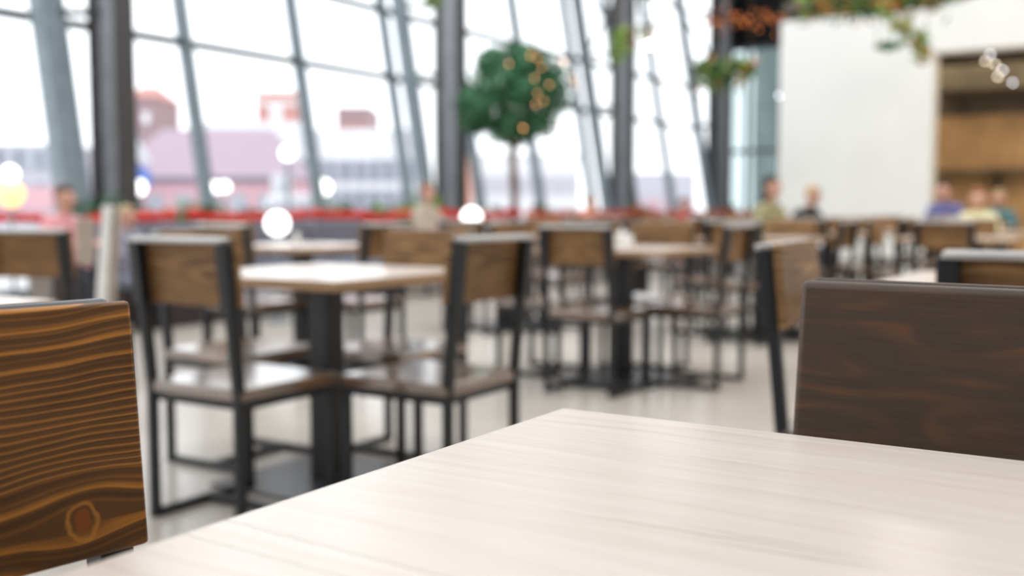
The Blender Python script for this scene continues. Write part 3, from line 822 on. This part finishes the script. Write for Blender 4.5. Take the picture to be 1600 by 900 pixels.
leaf_garland([gp(963, 52, 12.9), gp(968, 88, 12.9)], 'lime green tuft hanging beside the third column', ['leaf_l'], 90, .05, .10, .02)
leaf_garland([gp(1258, 8, 12), gp(1340, 2, 12.2), gp(1420, -2, 12.4), gp(1490, -14, 12.6)], 'mixed green and orange garland along the top above the white pier', ['leaf', 'leaf_l', 'leaf_a', 'leaf'], 900, .07, .12, .06)
leaf_garland([gp(1368, 2, 12), gp(1395, 40, 12), gp(1425, 66, 12.1), gp(1438, 88, 12.1)], 'orange and green sprig trailing down over the white lintel', ['leaf_a', 'leaf_l', 'leaf_l'], 200, .04, .10, .05)
leaf_garland([gp(1362, 76, 12.0), gp(1400, 74, 12.0)], 'short dark green sprig in front of the white pier', ['leaf', 'leaf'], 60, .02, .10, .01)
leaf_garland([gp(655, -8, 9), gp(690, 2, 9)], 'tip of a lime green garland at the top of the second column', ['leaf_l'], 60, .04, .09, .02)
def fairy():
    r = empty('fairy_light_string', at(1095, 21, hz(40, 21))); tag(r, 'string of orange fairy lights under the dark bulkhead', 'fairy lights')
    b = MB(); wr = MB(); last = None
    for k in range(42):
        px = 1090 + 130 * (k + random.random()) / 42; q = gp(px, 40 + random.gauss(0, 9) - (px - 1090) * .06, 21.0) - r.location
        MB().ball(q, .020, n=8).build('bulb', M['bulb_o'], r)
    a, c_ = gp(1085, 30, 21) - r.location, gp(1235, 20, 21) - r.location
    wr.tube(a, c_, .015, n=6)
    for e in (a, c_): wr.tube(e, (e.x, e.y, 7.19 - r.location.z), .006, n=6)
    wr.build('wire', M['black'], r)
fairy()

# ------------------------------------------------------------------ people
def skin_mesh(verts, edges, root=0):
    me = bpy.data.meshes.new('body'); me.from_pydata([v[0] for v in verts], edges, [])
    o = bpy.data.objects.new('body_tmp', me); COL.objects.link(o)
    md = o.modifiers.new('skin', 'SKIN'); sd = o.modifiers.new('sub', 'SUBSURF'); sd.levels = 2; sd.render_levels = 2
    for i, v in enumerate(verts):
        sv = me.skin_vertices[0].data[i]; sv.radius = (v[1], v[2] if len(v) > 2 else v[1]); sv.use_root = (i == root)
    dg = bpy.context.evaluated_depsgraph_get(); dg.update()
    m2 = bpy.data.meshes.new_from_object(o.evaluated_get(dg))
    bpy.data.objects.remove(o); return m2
SK = mat('skin', (0.62, 0.34, 0.25), .55, var=.05)
def person(x, y, ang, label, top, legs, hair, scale=1.0, lean=0.0, bald=False, z=0.0, long_hair=False):
    V = []; E = []
    def v(p_, r_, r2=None, par=None):
        V.append((p_, r_, r2 or r_)); i = len(V) - 1
        if par is not None: E.append((par, i))
        return i
    L = lean
    pel = v((-.05, 0, .56), .12, .15)
    sp = v((-.05 + L * .15, 0, .72), .11, .14, pel)
    ch = v((-.03 + L * .35, 0, .92), .11, .16, sp)
    nb = v((-.01 + L * .5, 0, 1.04), .055, .065, ch)
    nk = v((.0 + L * .55, 0, 1.09), .05, .05, nb)
    hx = .02 + L * .65
    jw = v((hx, 0, 1.14), .062, .055, nk)
    hd = v((hx, 0, 1.20), .082, .070, jw)
    tp = v((hx - .01, 0, 1.26), .07, .062, hd)
    ns = v((hx + .095, 0, 1.185), .012, .012, hd)
    for s in (-1, 1):
        ea = v((hx, s * .085, 1.19), .014, .010, hd)
        sh = v((-.03 + L * .38, s * .165, .98), .06, None, ch)
        el = v((.05 + L * .4, s * .22, .80), .045, None, sh)
        wr = v((.27 + L * .2, s * .13, .80), .030, None, el)
        pm = v((.33 + L * .2, s * .115, .80), .035, .018, wr)
        for k in range(4):
            k1 = v((.385 + L * .2 - abs(k - 1) * .006, s * (.095 + k * .017), .800), .0095, None, pm)
            v((.425 + L * .2 - abs(k - 1) * .010, s * (.095 + k * .017), .785), .0085, None, k1)
        t1 = v((.345 + L * .2, s * .070, .795), .011, None, pm); v((.375 + L * .2, s * .060, .790), .009, None, t1)
        hp = v((.02, s * .09, .54), .09, None, pel)
        kn = v((.40, s * .11, .52), .062, None, hp)
        an = v((.36, s * .11, .10), .040, None, kn)
        v((.48, s * .12, .045), .035, .04, an)
    me = skin_mesh(V, E)
    me.materials.clear()
    for m_ in (SK, top, legs, M['black']): me.materials.append(m_)
    for p_ in me.polygons:
        c_ = p_.center
        if c_.z > 1.065: i = 0
        elif c_.z < .09: i = 3
        elif c_.x > .26 + L * .2 and c_.z > .72: i = 0
        elif c_.z > .60 : i = 1
        else: i = 2
        p_.material_index = i; p_.use_smooth = True
    b = link('person', me); b.location = (x, y, z); b.rotation_euler = (0, 0, math.radians(ang)); b.scale = (scale,) * 3
    tag(b, label, 'person')
    if hair:
        h = MB(); h.ball((hx - .022, 0, 1.225), .1, (.92, .86, .90), n=20)
        dele = [f for f in h.bm.faces if f.calc_center_median().x > hx + .035 and f.calc_center_median().z < 1.262 or f.calc_center_median().z < 1.15]
        bmesh.ops.delete(h.bm, geom=dele, context='FACES')
        if long_hair: h.ball((hx - .06, 0, 1.12), .09, (.55, .95, 1.35), n=14)
        h.build('hair', hair, b)
    for s in (-1, 1):
        MB().ball((hx + .074, s * .028, 1.205), .010, n=8).build('eye', M['black'], b)
    MB().ball((hx + .082, 0, 1.150), .016, (.4, 1.1, .35), n=10).build('mouth', mat('lips_%d' % len(bpy.data.materials), (.45, .14, .12), .5), b)
    return b
def cloth(n, c_): return mat(n, c_, .8, var=.15)
HB = cloth('brown_hair', (.10, .05, .03)); HD = cloth('dark_hair', (.02, .015, .013)); HL = cloth('blond_hair', (.55, .38, .20)); HR = cloth('reddish_hair', (.32, .12, .05))
DK = cloth('dark_trousers', (.03, .03, .04))
def seated(px, Y, ang, *a, **k):
    p = at(px, Y); return person(p.x, p.y, ang, *a, **k)
toward = math.degrees(math.atan2(-RY.y, -RY.x))
def on_bench(px, *a, **k):
    t = (px - 800) / F; Y = 7.12 / (RX.y * t + RY.y); p = at(px, Y); return person(p.x, 7.12, -90, *a, **k)
on_bench(103, 'person with brown hair in a pink and red top seated at the far left', cloth('pink_red_top', (.75, .34, .37)), DK, HB, scale=.88)
on_bench(200, 'person in grey slouching on the bench right of the white post', cloth('grey_violet_top', (.30, .29, .36)), DK, HL, scale=.76)
p = at(668, 11.9); person(p.x, p.y, -100, 'person with reddish-brown hair seated before the second column', cloth('beige_top', (.45, .38, .30)), DK, HR, scale=.96)
p = at(922, 14.0); person(p.x, p.y, -100, 'person in an orange-red top seated near the third column', cloth('orange_red_top', (.75, .20, .10)), DK, HB, scale=.88)
p = at(1068, 15.0); person(p.x, p.y, -120, 'dark-haired person in a red top seated near the last column', cloth('red_top', (.65, .05, .07)), DK, HD, scale=.86)
person(9.80, 3.20, -110, 'long-haired person in an olive top seated left of the white pier', cloth('olive_top', (.30, .28, .15)), DK, HD, scale=.98, long_hair=True)
person(11.15, 3.28, -120, 'person in a black jacket seated before the white pier', cloth('black_jacket', (.012, .012, .014)), DK, HL, scale=.93, lean=.2)
person(13.9, 2.30, 175, 'dark-haired person in a violet-blue top leaning forward by the restaurant opening', cloth('violet_blue_top', (.16, .16, .36)), DK, HD, scale=1.0, lean=.35)
person(11.50, 1.62, 180, 'person in a pale yellow top seated right of the violet-blue one', cloth('pale_yellow_top', (.70, .66, .38)), DK, HR, scale=.90)
person(14.85, 1.85, 185, 'blond person in a teal top seated inside the restaurant opening', cloth('teal_top', (.08, .20, .22)), DK, HL, scale=.93)
# chairs those people sit on
for (x, y, a, l) in ((9.80, 3.17, -90, 'chair under the person in the olive top'), (11.15, 3.25, -90, 'chair under the person in the black jacket'),
        (13.95, 2.30, 180, 'chair under the person in the violet-blue top'), (11.55, 1.62, 180, 'chair under the person in the pale yellow top'), (14.90, 1.85, 180, 'chair under the blond person in teal')):
    chair(x, y, a, l)
for px, Y, a, l in ((668, 11.9, -100, 'chair under the person before the second column'), (922, 14.0, -100, 'chair under the person in orange-red'), (1068, 15.0, -120, 'chair under the dark-haired person in red')):
    p = at(px, Y); chair(p.x, p.y, a, l)
